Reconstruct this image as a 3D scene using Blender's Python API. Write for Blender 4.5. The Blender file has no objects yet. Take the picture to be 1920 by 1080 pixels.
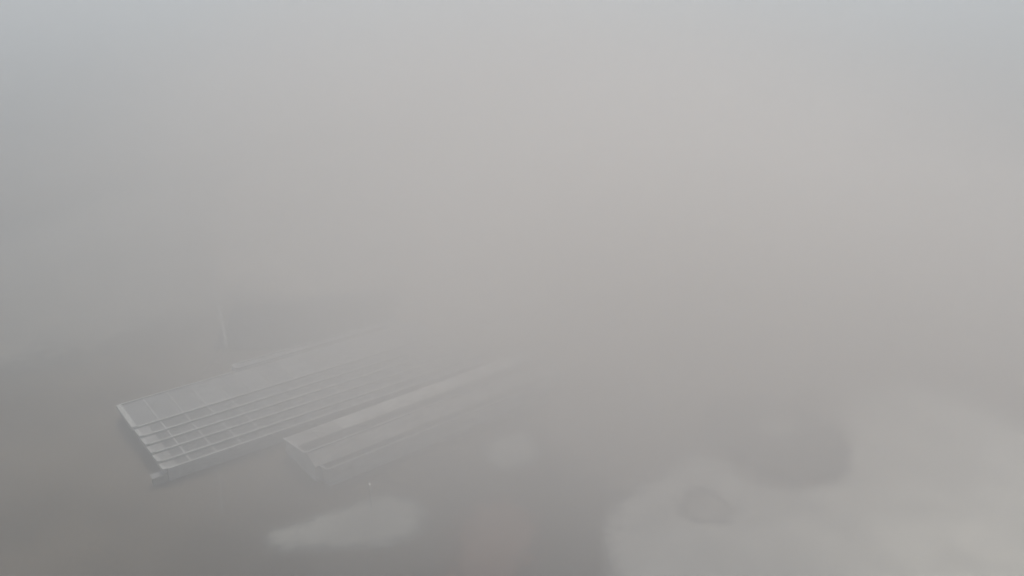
import bpy, bmesh, math, random
from mathutils import Vector, noise as mnoise
random.seed(7)
R = math.radians
scene = bpy.context.scene
COL = scene.collection

# ------------------------------------------------------------------ camera
CAM_H, PITCH, FPX = 120.0, 22.0, 1663.0
cam_d = bpy.data.cameras.new('camera')
cam = bpy.data.objects.new('camera', cam_d); COL.objects.link(cam)
cam.location = (0, 0, CAM_H)
cam.rotation_euler = (R(90 - PITCH), 0, 0)
cam_d.sensor_width = 36.0
cam_d.lens = 36.0 * FPX / 1920.0
cam_d.clip_start = 0.5
cam_d.clip_end = 20000
scene.camera = cam

# ------------------------------------------------------------------ light
SUN_EL, SUN_AZ = 57.0, 3.0            # azimuth measured clockwise from +Y (ahead of the camera)
world = bpy.data.worlds.new('World'); scene.world = world
world.use_nodes = True
wt = world.node_tree; wt.nodes.clear()
wo = wt.nodes.new('ShaderNodeOutputWorld'); bg = wt.nodes.new('ShaderNodeBackground')
sky = wt.nodes.new('ShaderNodeTexSky'); sky.sky_type = 'NISHITA'; sky.sun_disc = False
sky.sun_elevation = R(SUN_EL); sky.sun_rotation = R(SUN_AZ)
sky.air_density = 1.0; sky.dust_density = 2.0; sky.ozone_density = 1.0
bg.inputs['Strength'].default_value = 0.06
wt.links.new(sky.outputs[0], bg.inputs[0]); wt.links.new(bg.outputs[0], wo.inputs[0])

sd = bpy.data.lights.new('sun', 'SUN'); sd.energy = 2.0; sd.angle = R(14); sd.color = (1.0, 0.955, 0.83)
sun = bpy.data.objects.new('sun', sd); COL.objects.link(sun)
dirv = Vector((math.sin(R(SUN_AZ)) * math.cos(R(SUN_EL)), math.cos(R(SUN_AZ)) * math.cos(R(SUN_EL)), math.sin(R(SUN_EL))))
sun.rotation_euler = dirv.to_track_quat('Z', 'Y').to_euler()
sun.location = (0, 0, 300)

scene.view_settings.view_transform = 'Standard'
scene.view_settings.look = 'None'
scene.view_settings.exposure = 0.42
scene.view_settings.gamma = 1.0
scene.cycles.volume_bounces = 3
scene.cycles.volume_step_rate = 1.6
scene.cycles.max_bounces = 8
scene.cycles.use_denoising = True

HAZE_DENSITY = 0.0027
HAZE_G = 0.33

# ------------------------------------------------------------------ materials
def new_mat(name):
    m = bpy.data.materials.new(name); m.use_nodes = True
    nt = m.node_tree; nt.nodes.clear()
    out = nt.nodes.new('ShaderNodeOutputMaterial'); b = nt.nodes.new('ShaderNodeBsdfPrincipled')
    nt.links.new(b.outputs[0], out.inputs[0])
    out.name = 'Material Output'
    return m, nt, b

def ramp_noise(nt, c1, c2, scale, detail=6, lo=0.35, hi=0.65, obj=False):
    g = nt.nodes.new('ShaderNodeTexCoord' if obj else 'ShaderNodeNewGeometry')
    n = nt.nodes.new('ShaderNodeTexNoise'); n.inputs['Scale'].default_value = scale; n.inputs['Detail'].default_value = detail
    nt.links.new(g.outputs['Object' if obj else 'Position'], n.inputs['Vector'])
    r = nt.nodes.new('ShaderNodeValToRGB')
    r.color_ramp.elements[0].position = lo; r.color_ramp.elements[1].position = hi
    r.color_ramp.elements[0].color = (*c1, 1); r.color_ramp.elements[1].color = (*c2, 1)
    nt.links.new(n.outputs['Fac'], r.inputs[0])
    return r.outputs[0], n

def mix(nt, fac, a, b, mode='MIX'):
    m = nt.nodes.new('ShaderNodeMix'); m.data_type = 'RGBA'; m.blend_type = mode
    for i, v in ((0, fac), (6, a), (7, b)):
        if isinstance(v, (int, float)): m.inputs[i].default_value = v
        elif isinstance(v, tuple): m.inputs[i].default_value = (*v, 1)
        else: nt.links.new(v, m.inputs[i])
    return m.outputs[2]

def surface(name, col, var=0.12, scale=0.6, rough=0.8, metal=0.0, stains=True, piece=0.0):
    m, nt, b = new_mat(name)
    c1 = tuple(c * (1 - var) for c in col); c2 = tuple(min(1, c * (1 + var)) for c in col)
    o, _ = ramp_noise(nt, c1, c2, scale)
    if stains:
        s, _ = ramp_noise(nt, (0.72, 0.70, 0.66), (1, 1, 1), 0.17, 8, 0.30, 0.52)
        o = mix(nt, 0.7, o, s, 'MULTIPLY')
    if piece:      # every sheet weathered a little differently
        oi = nt.nodes.new('ShaderNodeObjectInfo'); mr = nt.nodes.new('ShaderNodeMapRange')
        mr.inputs[3].default_value = 1 - piece; mr.inputs[4].default_value = 1.0
        nt.links.new(oi.outputs['Random'], mr.inputs[0])
        cc = nt.nodes.new('ShaderNodeCombineColor')
        for i in range(3): nt.links.new(mr.outputs[0], cc.inputs[i])
        o = mix(nt, 1.0, o, cc.outputs[0], 'MULTIPLY')
    nt.links.new(o, b.inputs['Base Color'])
    b.inputs['Roughness'].default_value = rough; b.inputs['Metallic'].default_value = metal
    n = nt.nodes.new('ShaderNodeTexNoise'); n.inputs['Scale'].default_value = 9.0
    bp = nt.nodes.new('ShaderNodeBump'); bp.inputs['Strength'].default_value = 0.25; bp.inputs['Distance'].default_value = 0.03
    nt.links.new(n.outputs['Fac'], bp.inputs['Height']); nt.links.new(bp.outputs[0], b.inputs['Normal'])
    return m

GROUND = ((0.084, 0.064, 0.047), (0.142, 0.112, 0.084))
def ground_color(nt):
    a, _ = ramp_noise(nt, *GROUND, 0.035, 8, 0.3, 0.7)
    f, _ = ramp_noise(nt, (0.75, 0.78, 0.72), (1.15, 1.10, 1.05), 0.9, 6, 0.3, 0.7)
    return mix(nt, 1.0, a, f, 'MULTIPLY')

def ground_mat():
    m, nt, b = new_mat('dark_ground')
    nt.links.new(ground_color(nt), b.inputs['Base Color']); b.inputs['Roughness'].default_value = 0.95
    return m

def patch_mat(name, col):
    """soft-edged ground cover: the attribute 'cover' (1 inside, 0 at the rim) thins out irregularly into what lies around it"""
    m, nt, b = new_mat(name)
    at_ = nt.nodes.new('ShaderNodeAttribute'); at_.attribute_name = 'cover'
    g = nt.nodes.new('ShaderNodeNewGeometry')
    n = nt.nodes.new('ShaderNodeTexNoise'); n.inputs['Scale'].default_value = 0.22; n.inputs['Detail'].default_value = 7
    nt.links.new(g.outputs['Position'], n.inputs['Vector'])
    k = nt.nodes.new('ShaderNodeMath'); k.operation = 'MULTIPLY_ADD'; k.inputs[1].default_value = 0.6; k.inputs[2].default_value = -0.3
    nt.links.new(n.outputs['Fac'], k.inputs[0])
    s = nt.nodes.new('ShaderNodeMath'); s.operation = 'ADD'
    nt.links.new(at_.outputs['Fac'], s.inputs[0]); nt.links.new(k.outputs[0], s.inputs[1])
    mr = nt.nodes.new('ShaderNodeMapRange'); mr.interpolation_type = 'SMOOTHSTEP'
    mr.inputs[1].default_value = 0.2; mr.inputs[2].default_value = 0.8
    nt.links.new(s.outputs[0], mr.inputs[0])
    o, _ = ramp_noise(nt, tuple(c * .85 for c in col), tuple(c * 1.12 for c in col), 0.08, 8)
    nt.links.new(o, b.inputs['Base Color']); b.inputs['Roughness'].default_value = 0.95
    tr = nt.nodes.new('ShaderNodeBsdfTransparent'); mx = nt.nodes.new('ShaderNodeMixShader')
    nt.links.new(mr.outputs[0], mx.inputs[0]); nt.links.new(tr.outputs[0], mx.inputs[1]); nt.links.new(b.outputs[0], mx.inputs[2])
    nt.links.new(mx.outputs[0], nt.nodes['Material Output'].inputs[0])
    return m

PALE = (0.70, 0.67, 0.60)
M = dict(
    ground=ground_mat(),
    grassland=patch_mat('brightened_grassland', (0.265, 0.222, 0.178)),
    thin=patch_mat('thin_grassland', (0.165, 0.145, 0.12)),
    pale=patch_mat('pale_lobe_ground', PALE),  # mist-like pale tone put into the ground colour
    dim=patch_mat('dim_lobe_ground', (0.40, 0.385, 0.34)),
    dark_on_pale=patch_mat('dark_gap_ground', (0.12, 0.108, 0.09)),
    dim_on_pale=patch_mat('dim_gap_ground', (0.46, 0.43, 0.38)),
    red=patch_mat('red_soil', (0.26, 0.150, 0.105)),
    field=patch_mat('dark_tilled_field', (0.022, 0.019, 0.015)),
    lightfield=patch_mat('pale_stubble', (0.13, 0.13, 0.12)),
    track=surface('worn_track', (0.18, 0.165, 0.145), rough=0.9),
    lane=surface('pale_lane', (0.27, 0.265, 0.25), rough=0.9),
    frame=surface('pale_beam_paint', (0.39, 0.39, 0.38), 0.06, rough=0.55),
    panel=surface('grey_roof_sheet', (0.115, 0.115, 0.115), 0.18, 0.35, rough=0.6, piece=0.45),
    palepanel=surface('pale_roof_sheet', (0.20, 0.20, 0.205), 0.12, 0.25, rough=0.6, piece=0.3),
    wall=surface('pale_wall', (0.38, 0.375, 0.36), 0.08, rough=0.85),
    brightroof=surface('bright_new_roofing', (0.66, 0.64, 0.60), 0.08, 0.25, rough=0.7, piece=0.3),
    shedwall=surface('shed_wall', (0.46, 0.45, 0.42), 0.08, rough=0.85),
    endsheet=surface('end_sheet', (0.27, 0.265, 0.26), 0.1, rough=0.8),
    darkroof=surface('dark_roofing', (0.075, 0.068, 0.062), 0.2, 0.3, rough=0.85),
    lightroof=surface('light_roofing', (0.44, 0.42, 0.395), 0.12, 0.25, rough=0.8, piece=0.3),
    metal=surface('dot_lamp_metal', (0.35, 0.35, 0.35), 0.05, rough=0.4, metal=0.8, stains=False),
)
lm, lnt, lb = new_mat('dot_glow')  # glow of the stand-in for the white dot
lb.inputs['Base Color'].default_value = (0.9, 0.9, 0.85, 1)
lb.inputs['Emission Color'].default_value = (1.0, 0.98, 0.92, 1); lb.inputs['Emission Strength'].default_value = 1.8
M['lamp'] = lm

# ------------------------------------------------------------------ helpers
def tag(o, label=None, cat=None, group=None, kind=None):
    if label: o['label'] = label
    if cat: o['category'] = cat
    if group: o['group'] = group
    if kind: o['kind'] = kind
    return o

def empty(name, loc, rz=0):
    o = bpy.data.objects.new(name, None); COL.objects.link(o)
    o.location = loc; o.rotation_euler = (0, 0, rz); o.empty_display_size = 1
    return o

def link(name, me, mat=None, parent=None, loc=None, rz=0.0):
    o = bpy.data.objects.new(name, me); COL.objects.link(o)
    if mat is not None and not me.materials: me.materials.append(M[mat])
    if parent is not None: o.parent = parent
    if loc is not None: o.location = loc
    if rz: o.rotation_euler = (0, 0, rz)
    return o

def mesh(name, verts, faces, smooth=False):
    me = bpy.data.meshes.new(name); me.from_pydata([tuple(v) for v in verts], [], faces); me.update()
    if smooth:
        for p in me.polygons: p.use_smooth = True
    return me

BOXF = [(0, 3, 2, 1), (4, 5, 6, 7), (0, 1, 5, 4), (1, 2, 6, 5), (2, 3, 7, 6), (3, 0, 4, 7)]
def box_me(name, x0, x1, y0, y1, z0, z1):
    v = [(x0, y0, z0), (x1, y0, z0), (x1, y1, z0), (x0, y1, z0), (x0, y0, z1), (x1, y0, z1), (x1, y1, z1), (x0, y1, z1)]
    return mesh(name, v, BOXF)

def slab_me(name, u0, u1, v0, z0, v1, z1, t):
    """sheet between edge v0 at height z0 and edge v1 at height z1, thickness t (downwards)"""
    v = [(u0, v0, z0 - t), (u1, v0, z0 - t), (u1, v1, z1 - t), (u0, v1, z1 - t), (u0, v0, z0), (u1, v0, z0), (u1, v1, z1), (u0, v1, z1)]
    return mesh(name, v, BOXF)

def prism_me(name, u0, u1, prof):
    """profile in (v,z), extruded along u"""
    n = len(prof)
    v = [(u0, a, b) for a, b in prof] + [(u1, a, b) for a, b in prof]
    f = [tuple(range(n)), tuple(range(2 * n - 1, n - 1, -1))] + [(i, i + n, (i + 1) % n + n, (i + 1) % n) for i in range(n)]
    me = mesh(name, v, f)
    bm = bmesh.new(); bm.from_mesh(me); bmesh.ops.recalc_face_normals(bm, faces=bm.faces); bm.to_mesh(me); bm.free()
    return me

def smooth_loop(pts, n=90):
    out = []; m = len(pts)
    for i in range(n):
        t = i / n * m; k = int(t); f = t - k
        p0, p1, p2, p3 = (Vector(pts[(k + j) % m]) for j in (-1, 0, 1, 2))
        out.append(0.5 * ((2 * p1) + (-p0 + p2) * f + (2 * p0 - 5 * p1 + 4 * p2 - p3) * f * f + (-p0 + 3 * p1 - 3 * p2 + p3) * f ** 3))
    return out

def patch(name, pts, z, mat, soft=3.0, smooth=True, label=None, spread=0.0):
    """a sheet of ground cover with an irregular soft rim; 'pts' is the mid line of the rim,
    the attribute 'cover' rises from 0 outside to 1 inside with the distance from that line"""
    import numpy as np
    loop = smooth_loop(pts) if smooth else dense_loop(pts)
    A = np.array([(p.x, p.y) for p in loop]); B = np.roll(A, -1, 0)
    reach = soft * 1.4 * (1 + spread); step = max(0.8, soft / 3.0)
    xs = np.arange(A[:, 0].min() - reach, A[:, 0].max() + reach + step, step)
    ys = np.arange(A[:, 1].min() - reach, A[:, 1].max() + reach + step, step)
    X, Y = np.meshgrid(xs, ys); Q = np.stack([X.ravel(), Y.ravel()], 1)
    dist = np.full(len(Q), 1e9); inside = np.zeros(len(Q), bool)
    for p, q in zip(A, B):
        e = q - p; w = Q - p
        t = np.clip((w @ e) / max(e @ e, 1e-9), 0, 1)
        dist = np.minimum(dist, np.hypot(*(w - t[:, None] * e).T))
        c = (p[1] > Q[:, 1]) != (q[1] > Q[:, 1])
        if c.any():
            xi = p[0] + (Q[:, 1] - p[1]) / (q[1] - p[1] if q[1] != p[1] else 1e-9) * e[0]
            inside ^= c & (Q[:, 0] < xi)
    sd = np.where(inside, dist, -dist)
    w = soft * (1 + spread * np.clip((Q[:, 1] - 188) / 26, 0, 1))
    cov = np.clip(0.5 + sd / (2.6 * w), 0, 1)
    nx, ny = len(xs), len(ys); keep = cov.reshape(ny, nx) > 0; idx = {}
    verts, cv, faces = [], [], []
    def vid(j, i):
        k = j * nx + i
        if k not in idx: idx[k] = len(verts); verts.append((Q[k, 0], Q[k, 1], z)); cv.append(float(cov[k]))
        return idx[k]
    for j in range(ny - 1):
        for i in range(nx - 1):
            if keep[j:j + 2, i:i + 2].any(): faces.append((vid(j, i), vid(j, i + 1), vid(j + 1, i + 1), vid(j + 1, i)))
    me = mesh(name, verts, faces)
    at_ = me.attributes.new('cover', 'FLOAT', 'POINT')
    at_.data.foreach_set('value', cv)
    o = link(name, me, mat)
    return tag(o, kind='structure', label=label)

def dense_loop(pts, step=3.0):
    out = []; m = len(pts)
    for i in range(m):
        a, b = Vector(pts[i]), Vector(pts[(i + 1) % m]); k = max(1, int((b - a).length / step))
        out += [a.lerp(b, j / k) for j in range(k)]
    return out

def ribbon(name, pts, w, z, mat, label=None):
    P = [Vector(p) for p in pts]; fine = []
    for i in range(len(P) - 1):
        p0 = P[max(i - 1, 0)]; p1 = P[i]; p2 = P[i + 1]; p3 = P[min(i + 2, len(P) - 1)]
        for j in range(8):
            f = j / 8
            fine.append(0.5 * ((2 * p1) + (-p0 + p2) * f + (2 * p0 - 5 * p1 + 4 * p2 - p3) * f * f + (-p0 + 3 * p1 - 3 * p2 + p3) * f ** 3))
    fine.append(P[-1])
    verts, faces = [], []
    for i, p in enumerate(fine):
        t = (fine[min(i + 1, len(fine) - 1)] - fine[max(i - 1, 0)]).normalized(); nrm = Vector((-t.y, t.x))
        ww = w * (0.5 + 0.08 * mnoise.noise(Vector((p.x * .2, p.y * .2, 3))))
        verts += [(*(p + nrm * ww), z), (*(p - nrm * ww), z)]
        if i: faces.append((2 * i - 2, 2 * i - 1, 2 * i + 1, 2 * i))
    o = link(name, mesh(name, verts, faces), mat)
    return tag(o, kind='structure', label=label)

# ------------------------------------------------------------------ ground (one sheet)
def ground():
    xs = [-3000, -2000, -1200, -700, -400] + list(range(-300, 301, 12)) + [400, 700, 1200, 2000, 3000]
    ys = [-3000, -1500, -600, -200] + list(range(-80, 421, 12)) + [520, 800, 1300, 2200, 3000]
    v = [(x, y, 0.0) for y in ys for x in xs]
    w = len(xs)
    f = [(j * w + i, j * w + i + 1, (j + 1) * w + i + 1, (j + 1) * w + i) for j in range(len(ys) - 1) for i in range(w - 1)]
    tag(link('ground', mesh('ground', v, f), 'ground'), kind='structure')
ground()
#PATCHES
_z = [0.0]
def P(name, pts, mat, soft, **k):
    _z[0] += 0.004
    return patch(name, pts, round(_z[0], 4), mat, soft, **k)
P('thin_grassland', [(-230, 250), (-200, 420), (-60, 460), (-40, 330), (-90, 285), (-110, 262), (-140, 235), (-190, 215)], 'thin', 30.0)
P('brightened_grassland', [(-120, 330), (-100, 300), (-75, 285), (-55, 270), (-30, 258), (-8, 236), (4, 205), (14, 180), (24, 165), (28, 120), (80, 80), (125, 80), (135, 150), (160, 200), (330, 250), (420, 320), (300, 480), (0, 560), (-140, 480)], 'grassland', 13.0)  # lighter grass, tone raised to brighten the middle; right edge follows the lens falloff
P('pale_lobe', [(21, 140), (20.5, 150), (21, 158), (24, 167), (31, 174), (38, 180), (43, 187), (49, 186), (55, 178), (61, 173), (68, 173), (77, 177),
      (82, 188), (88, 204), (98, 218), (112, 224), (126, 214), (136, 190), (140, 145), (118, 100), (60, 100), (25, 122)], 'pale', 4.3, spread=2.6)  # pale mist-like lobes painted into the ground colour, here and below
P('lobe_gap', [(50, 199), (55, 212), (65, 217), (77, 212), (83, 200), (82, 185), (75, 177), (65, 175.5), (58, 182), (52, 190)], 'dark_on_pale', 3.6)  # darker gap painted between the pale lobes
P('pale_lobe', [(64, 202), (69, 206), (73, 205), (74, 200), (69, 196), (65, 197)], 'dim', 2.4)
P('lobe_gap', [(38, 164), (41, 172), (46, 172), (49, 165), (44, 160)], 'dim_on_pale', 3.6)  # slightly dimmer gap within the pale lobe
P('pale_lobe', [(-51, 157), (-46, 160), (-37, 166), (-28, 170), (-22, 168), (-19.5, 161), (-22, 155), (-31, 152.5), (-42, 151.5), (-50, 152)], 'dim', 4.0)
P('pale_lobe', [(-7, 188), (-4, 195), (3, 197), (6.5, 190), (3, 183), (-3, 181)], 'dim', 2.8)
P('red_soil', [(-12, 140), (-12, 152), (-10, 163), (-3, 169), (5, 164), (5, 152), (0, 140)], 'red', 5.5)
P('tilled_field', [(-92, 246), (-95, 280), (-70, 288), (-41, 297), (-39, 270), (-44, 256), (-60, 246)], 'field', 1.6, smooth=False)
ribbon('lane', [(-116, 330), (-109.3, 302), (-103.5, 287), (-97.5, 272), (-92.5, 259), (-88.5, 248)], 0.8, 0.06, 'lane')
ribbon('footpath', [(-71, 181), (-68.5, 176), (-66.5, 170), (-64, 163)], 0.35, 0.06, 'track')

# ------------------------------------------------------------------ the long hall (many-bayed roof)
ALPHA = R(37.4)
ORG = Vector((-80.2, 175.6, 0))
def W(u, v, z=0): return Vector((ORG.x + u * math.cos(ALPHA) - v * math.sin(ALPHA), ORG.y + u * math.sin(ALPHA) + v * math.cos(ALPHA), z))

def long_hall():
    t = empty('long_hall', ORG, ALPHA)
    tag(t, 'longest low hall, its roof a pale grid of ribs over grey panels', 'building')
    ZR, NB, B0, BAY = 3.3, 15, 5.6, 6.2
    L = B0 + BAY * (NB - 1)
    RV = [0.0, 4.1, 8.9, 13.6, 18.3, 23.7]
    VT = 38.0
    lift = 0.3
    xs = [0] + [B0 + BAY * k for k in range(NB - 1)]
    link('front_wall', box_me('hall_front_wall', 0.5, L, 0.45, 0.8, 0, ZR - .35), 'wall', t)
    link('end_wall', box_me('hall_end_wall', 0.1, 0.5, 0.45, VT, 0, ZR - .30), 'wall', t)
    link('rear_wall', box_me('hall_rear_wall', 0.5, L, VT - .4, VT, 0, ZR - .35), 'wall', t)
    link('far_end_wall', box_me('hall_far_end_wall', L, L + .4, 0.45, VT, 0, ZR - .35), 'wall', t)
    um = box_me('upstand', 0, L, -0.28, 0.26, -0.55, 0.50); um.materials.append(M['frame'])
    for r in range(5):
        d = RV[r + 1] - RV[r]
        # each row climbs towards the camera side, a pale upstand closes it
        pm = slab_me('roof_panel', 0.2, BAY - .2, 0.30, ZR + lift, d - .31, ZR, .10); pm.materials.append(M['panel'])
        p0 = slab_me('roof_panel_first', 2.7, B0 - .14, 0.32, ZR + lift, d - .3, ZR, .10); p0.materials.append(M['panel'])
        rm = slab_me('rafter', -.2, .2, 0.28, ZR + lift + .09, d - .26, ZR + .09, .25); rm.materials.append(M['frame'])
        for b in range(NB):
            link('roof_panel', p0 if b == 0 else pm, None, t, (xs[b] if b else 0, RV[r], random.uniform(-.03, .03)))
            if b: link('rafter', rm, None, t, (xs[b], RV[r], 0))
        link('upstand', um, None, t, (0, RV[r], ZR))
        link('gable_end', prism_me('gable_end', 0, .9, [(0.05, 0), (d - .25, 0), (d - .25, 0.5), (0.05, 1.05)]), 'frame', t, (-.95, RV[r], ZR - .5))
        link('end_flashing', slab_me('end_flashing', 0.0, 2.6, 0.34, ZR + lift + .04, d - .32, ZR + .04, .08), 'endsheet', t, (0, RV[r], 0))
    link('upstand', um, None, t, (0, RV[5], ZR))
    w0, w1 = RV[5] + .3, VT
    wm = slab_me('wide_roof_panel', 0.16, BAY - .16, w0, ZR + .12, w1, ZR + .12, .12); wm.materials.append(M['palepanel'])
    w00 = slab_me('wide_roof_panel_first', 0.12, B0 - .12, w0, ZR + .12, w1, ZR + .12, .12); w00.materials.append(M['palepanel'])
    xm = box_me('wide_rafter', -.16, .16, w0, w1, ZR - .1, ZR + .24); xm.materials.append(M['frame'])
    for b in range(NB):
        link('wide_roof_panel', w00 if b == 0 else wm, None, t, (xs[b], 0, 0))
        if b: link('wide_rafter', xm, None, t, (xs[b], 0, 0))
    link('parapet', box_me('parapet_rear', -.4, L, VT + .02, VT + .4, ZR - .6, ZR + .45), 'frame', t)
    link('parapet', box_me('parapet_end', -1.3, -.02, w0 - .1, VT - .02, ZR - .5, ZR + .55), 'frame', t)
    # raised strip along the far edge
    link('roof_monitor', box_me('roof_monitor', 32, 86, VT + .45, VT + 3.0, 0, ZR + .9), 'palepanel', t)
    link('monitor_curb', box_me('monitor_curb', 31.4, 86.4, VT + 3.0, VT + 3.4, ZR - 1, ZR + 1.2), 'frame', t)
    link('monitor_curb', box_me('monitor_curb_end', 31.2, 31.98, VT + .45, VT + 2.98, ZR - 1, ZR + 1.2), 'frame', t)
    link('porch', box_me('porch', -3.4, -.02, 0.6, 2.0, 0, 2.0), 'track', t)
    link('porch_roof', slab_me('porch_roof', -3.6, -.04, 0.3, 2.15, 2.2, 2.35, .12), 'endsheet', t)
    return t
hall = long_hall()

# ------------------------------------------------------------------ two sheds in front of it
def shed(label, u0, v0, length, zr, front, ze, dark, zm, rear, zb, group, extra=1.8):
    """ridge at local y=0; front eave at y=-front (height ze); dark roofing from the ridge to y=dark, pale roofing on to y=rear"""
    t = empty('low_shed', W(u0, v0), ALPHA + R(extra)); tag(t, label, 'building', group)
    n = int(round(length / 6.2)); bay = length / n
    link('front_wall', box_me('shed_front', .3, length - .3, -front + .25, -front + .55, 0, ze - .2), 'shedwall', t)
    prof = [(-front + .25, 0), (rear - .2, 0), (rear - .2, zb - .22)]
    if dark < rear - .3: prof.append((dark, zm - .25))
    prof += [(0, zr - .25), (-front + .25, ze - .25)]
    link('gable_wall', prism_me('shed_gable', 0, .3, prof), 'shedwall', t)
    link('gable_wall', prism_me('shed_gable', length - .3, length, prof), 'shedwall', t)
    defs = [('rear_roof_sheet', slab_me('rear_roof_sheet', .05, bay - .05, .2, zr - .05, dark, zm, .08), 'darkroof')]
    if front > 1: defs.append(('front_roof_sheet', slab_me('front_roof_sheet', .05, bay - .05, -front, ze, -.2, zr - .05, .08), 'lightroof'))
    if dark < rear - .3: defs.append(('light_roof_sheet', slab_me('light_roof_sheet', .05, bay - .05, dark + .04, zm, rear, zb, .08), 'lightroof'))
    for nm, me, mt in defs:
        me.materials.append(M[mt]); new = me.copy(); new.materials[0] = M['brightroof']
        for i in range(n):
            fresh = nm == 'light_roof_sheet' and 2 <= i <= 10
            o = link(nm, new if fresh else me, None, t, (i * bay, 0, random.uniform(-.02, .02)))
            if fresh: o['label'] = 'brighter pale roof sheet'
    link('ridge_cap', box_me('shed_ridge', -.2, length + .2, -.24, .24, zr - .02, zr + .3), 'frame', t)
    link('barge_board', slab_me('shed_barge', -.55, -.02, .35, zr + .2, rear, zb + .2, .4), 'frame', t)
    return t
#SHEDS
G = 'low sheds in front of the long hall'
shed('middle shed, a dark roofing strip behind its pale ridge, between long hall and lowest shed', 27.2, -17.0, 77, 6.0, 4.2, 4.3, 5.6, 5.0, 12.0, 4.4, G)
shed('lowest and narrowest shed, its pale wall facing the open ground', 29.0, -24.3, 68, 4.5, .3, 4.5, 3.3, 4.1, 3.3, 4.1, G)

# ------------------------------------------------------------------ stand-in lamp for a tiny white dot
def dot_lamp(x, y):
    t = empty('dot_lamp', (x, y, 0)); tag(t, 'thin stand-in lamp for a tiny white dot in front of the sheds', 'lamp')
    bm = bmesh.new(); bmesh.ops.create_cone(bm, segments=10, radius1=.11, radius2=.06, depth=6, cap_ends=True)
    bmesh.ops.translate(bm, verts=bm.verts, vec=(0, 0, 3)); me = bpy.data.meshes.new('dot_pole'); bm.to_mesh(me); bm.free()
    link('dot_pole', me, 'metal', t)
    link('dot_base_plate', box_me('dot_base_plate', -.25, .25, -.25, .25, 0, .08), 'metal', t)
    bm = bmesh.new(); bmesh.ops.create_uvsphere(bm, u_segments=12, v_segments=8, radius=.14)
    bmesh.ops.translate(bm, verts=bm.verts, vec=(0, 0, 6.15)); me = bpy.data.meshes.new('dot_globe'); bm.to_mesh(me); bm.free()
    link('dot_globe', me, 'lamp', t)
    link('cap', box_me('cap', -.12, .12, -.12, .12, 6.34, 6.40), 'metal', t)
dot_lamp(-31.5, 165.9)

# ------------------------------------------------------------------ haze
hm = bpy.data.materials.new('haze_air'); hm.use_nodes = True
ht = hm.node_tree; ht.nodes.clear()
ho = ht.nodes.new('ShaderNodeOutputMaterial'); hv = ht.nodes.new('ShaderNodeVolumePrincipled')
hv.inputs['Color'].default_value = (0.895, 0.925, 0.945, 1)
hv.inputs['Density'].default_value = HAZE_DENSITY
hv.inputs['Anisotropy'].default_value = HAZE_G
ht.links.new(hv.outputs[0], ho.inputs['Volume'])
hz = link('haze', box_me('haze', -3100, 3100, -3100, 3100, -1, CAM_H + 3), None)
hz.data.materials.append(hm); tag(hz, kind='stuff')

# soft mist volumes added inside the haze to brighten the centre, fade far ends
def added_mist_bank(loc, radii, dens, label, noise=0.5, scale=1.6, seed=0.0, rz=0.0):
    m = bpy.data.materials.new('added_mist_air'); m.use_nodes = True
    nt = m.node_tree; nt.nodes.clear()
    out = nt.nodes.new('ShaderNodeOutputMaterial'); v = nt.nodes.new('ShaderNodeVolumePrincipled')
    v.inputs['Color'].default_value = (0.99, 0.948, 0.912, 1); v.inputs['Anisotropy'].default_value = 0.0
    tc = nt.nodes.new('ShaderNodeTexCoord')
    ln = nt.nodes.new('ShaderNodeVectorMath'); ln.operation = 'LENGTH'; nt.links.new(tc.outputs['Object'], ln.inputs[0])
    mp = nt.nodes.new('ShaderNodeMapping'); mp.inputs['Location'].default_value = (seed, seed * .7, 0)
    nt.links.new(tc.outputs['Object'], mp.inputs[0])
    n = nt.nodes.new('ShaderNodeTexNoise'); n.inputs['Scale'].default_value = scale; n.inputs['Detail'].default_value = 2
    nt.links.new(mp.outputs[0], n.inputs['Vector'])
    a = nt.nodes.new('ShaderNodeMath'); a.operation = 'MULTIPLY_ADD'; a.inputs[1].default_value = noise; a.inputs[2].default_value = -noise * .5
    nt.links.new(n.outputs['Fac'], a.inputs[0])
    s = nt.nodes.new('ShaderNodeMath'); s.operation = 'ADD'; nt.links.new(ln.outputs['Value'], s.inputs[0]); nt.links.new(a.outputs[0], s.inputs[1])
    r = nt.nodes.new('ShaderNodeMapRange'); r.interpolation_type = 'SMOOTHSTEP'
    r.inputs[1].default_value = 0.98; r.inputs[2].default_value = 0.12; r.inputs[3].default_value = 0; r.inputs[4].default_value = dens
    nt.links.new(s.outputs[0], r.inputs[0])
    nt.links.new(r.outputs[0], v.inputs['Density']); nt.links.new(v.outputs[0], out.inputs['Volume'])
    bm = bmesh.new(); bmesh.ops.create_icosphere(bm, subdivisions=3, radius=1.0); me = bpy.data.meshes.new('added_mist_bank'); bm.to_mesh(me); bm.free()
    me.materials.append(m)
    o = link('added_mist_bank', me, None, None, loc, rz); o.scale = radii
    return tag(o, kind='stuff', label=label)
#BANKS
added_mist_bank((0, 185, 74), (112, 158, 48), 0.0225, "broad added mist volume that brightens the middle and fades the far end of the halls")
added_mist_bank((24, 75, 89), (62, 58, 33), 0.036, "nearer added mist volume that brightens the middle over the pale open ground", seed=3.0)
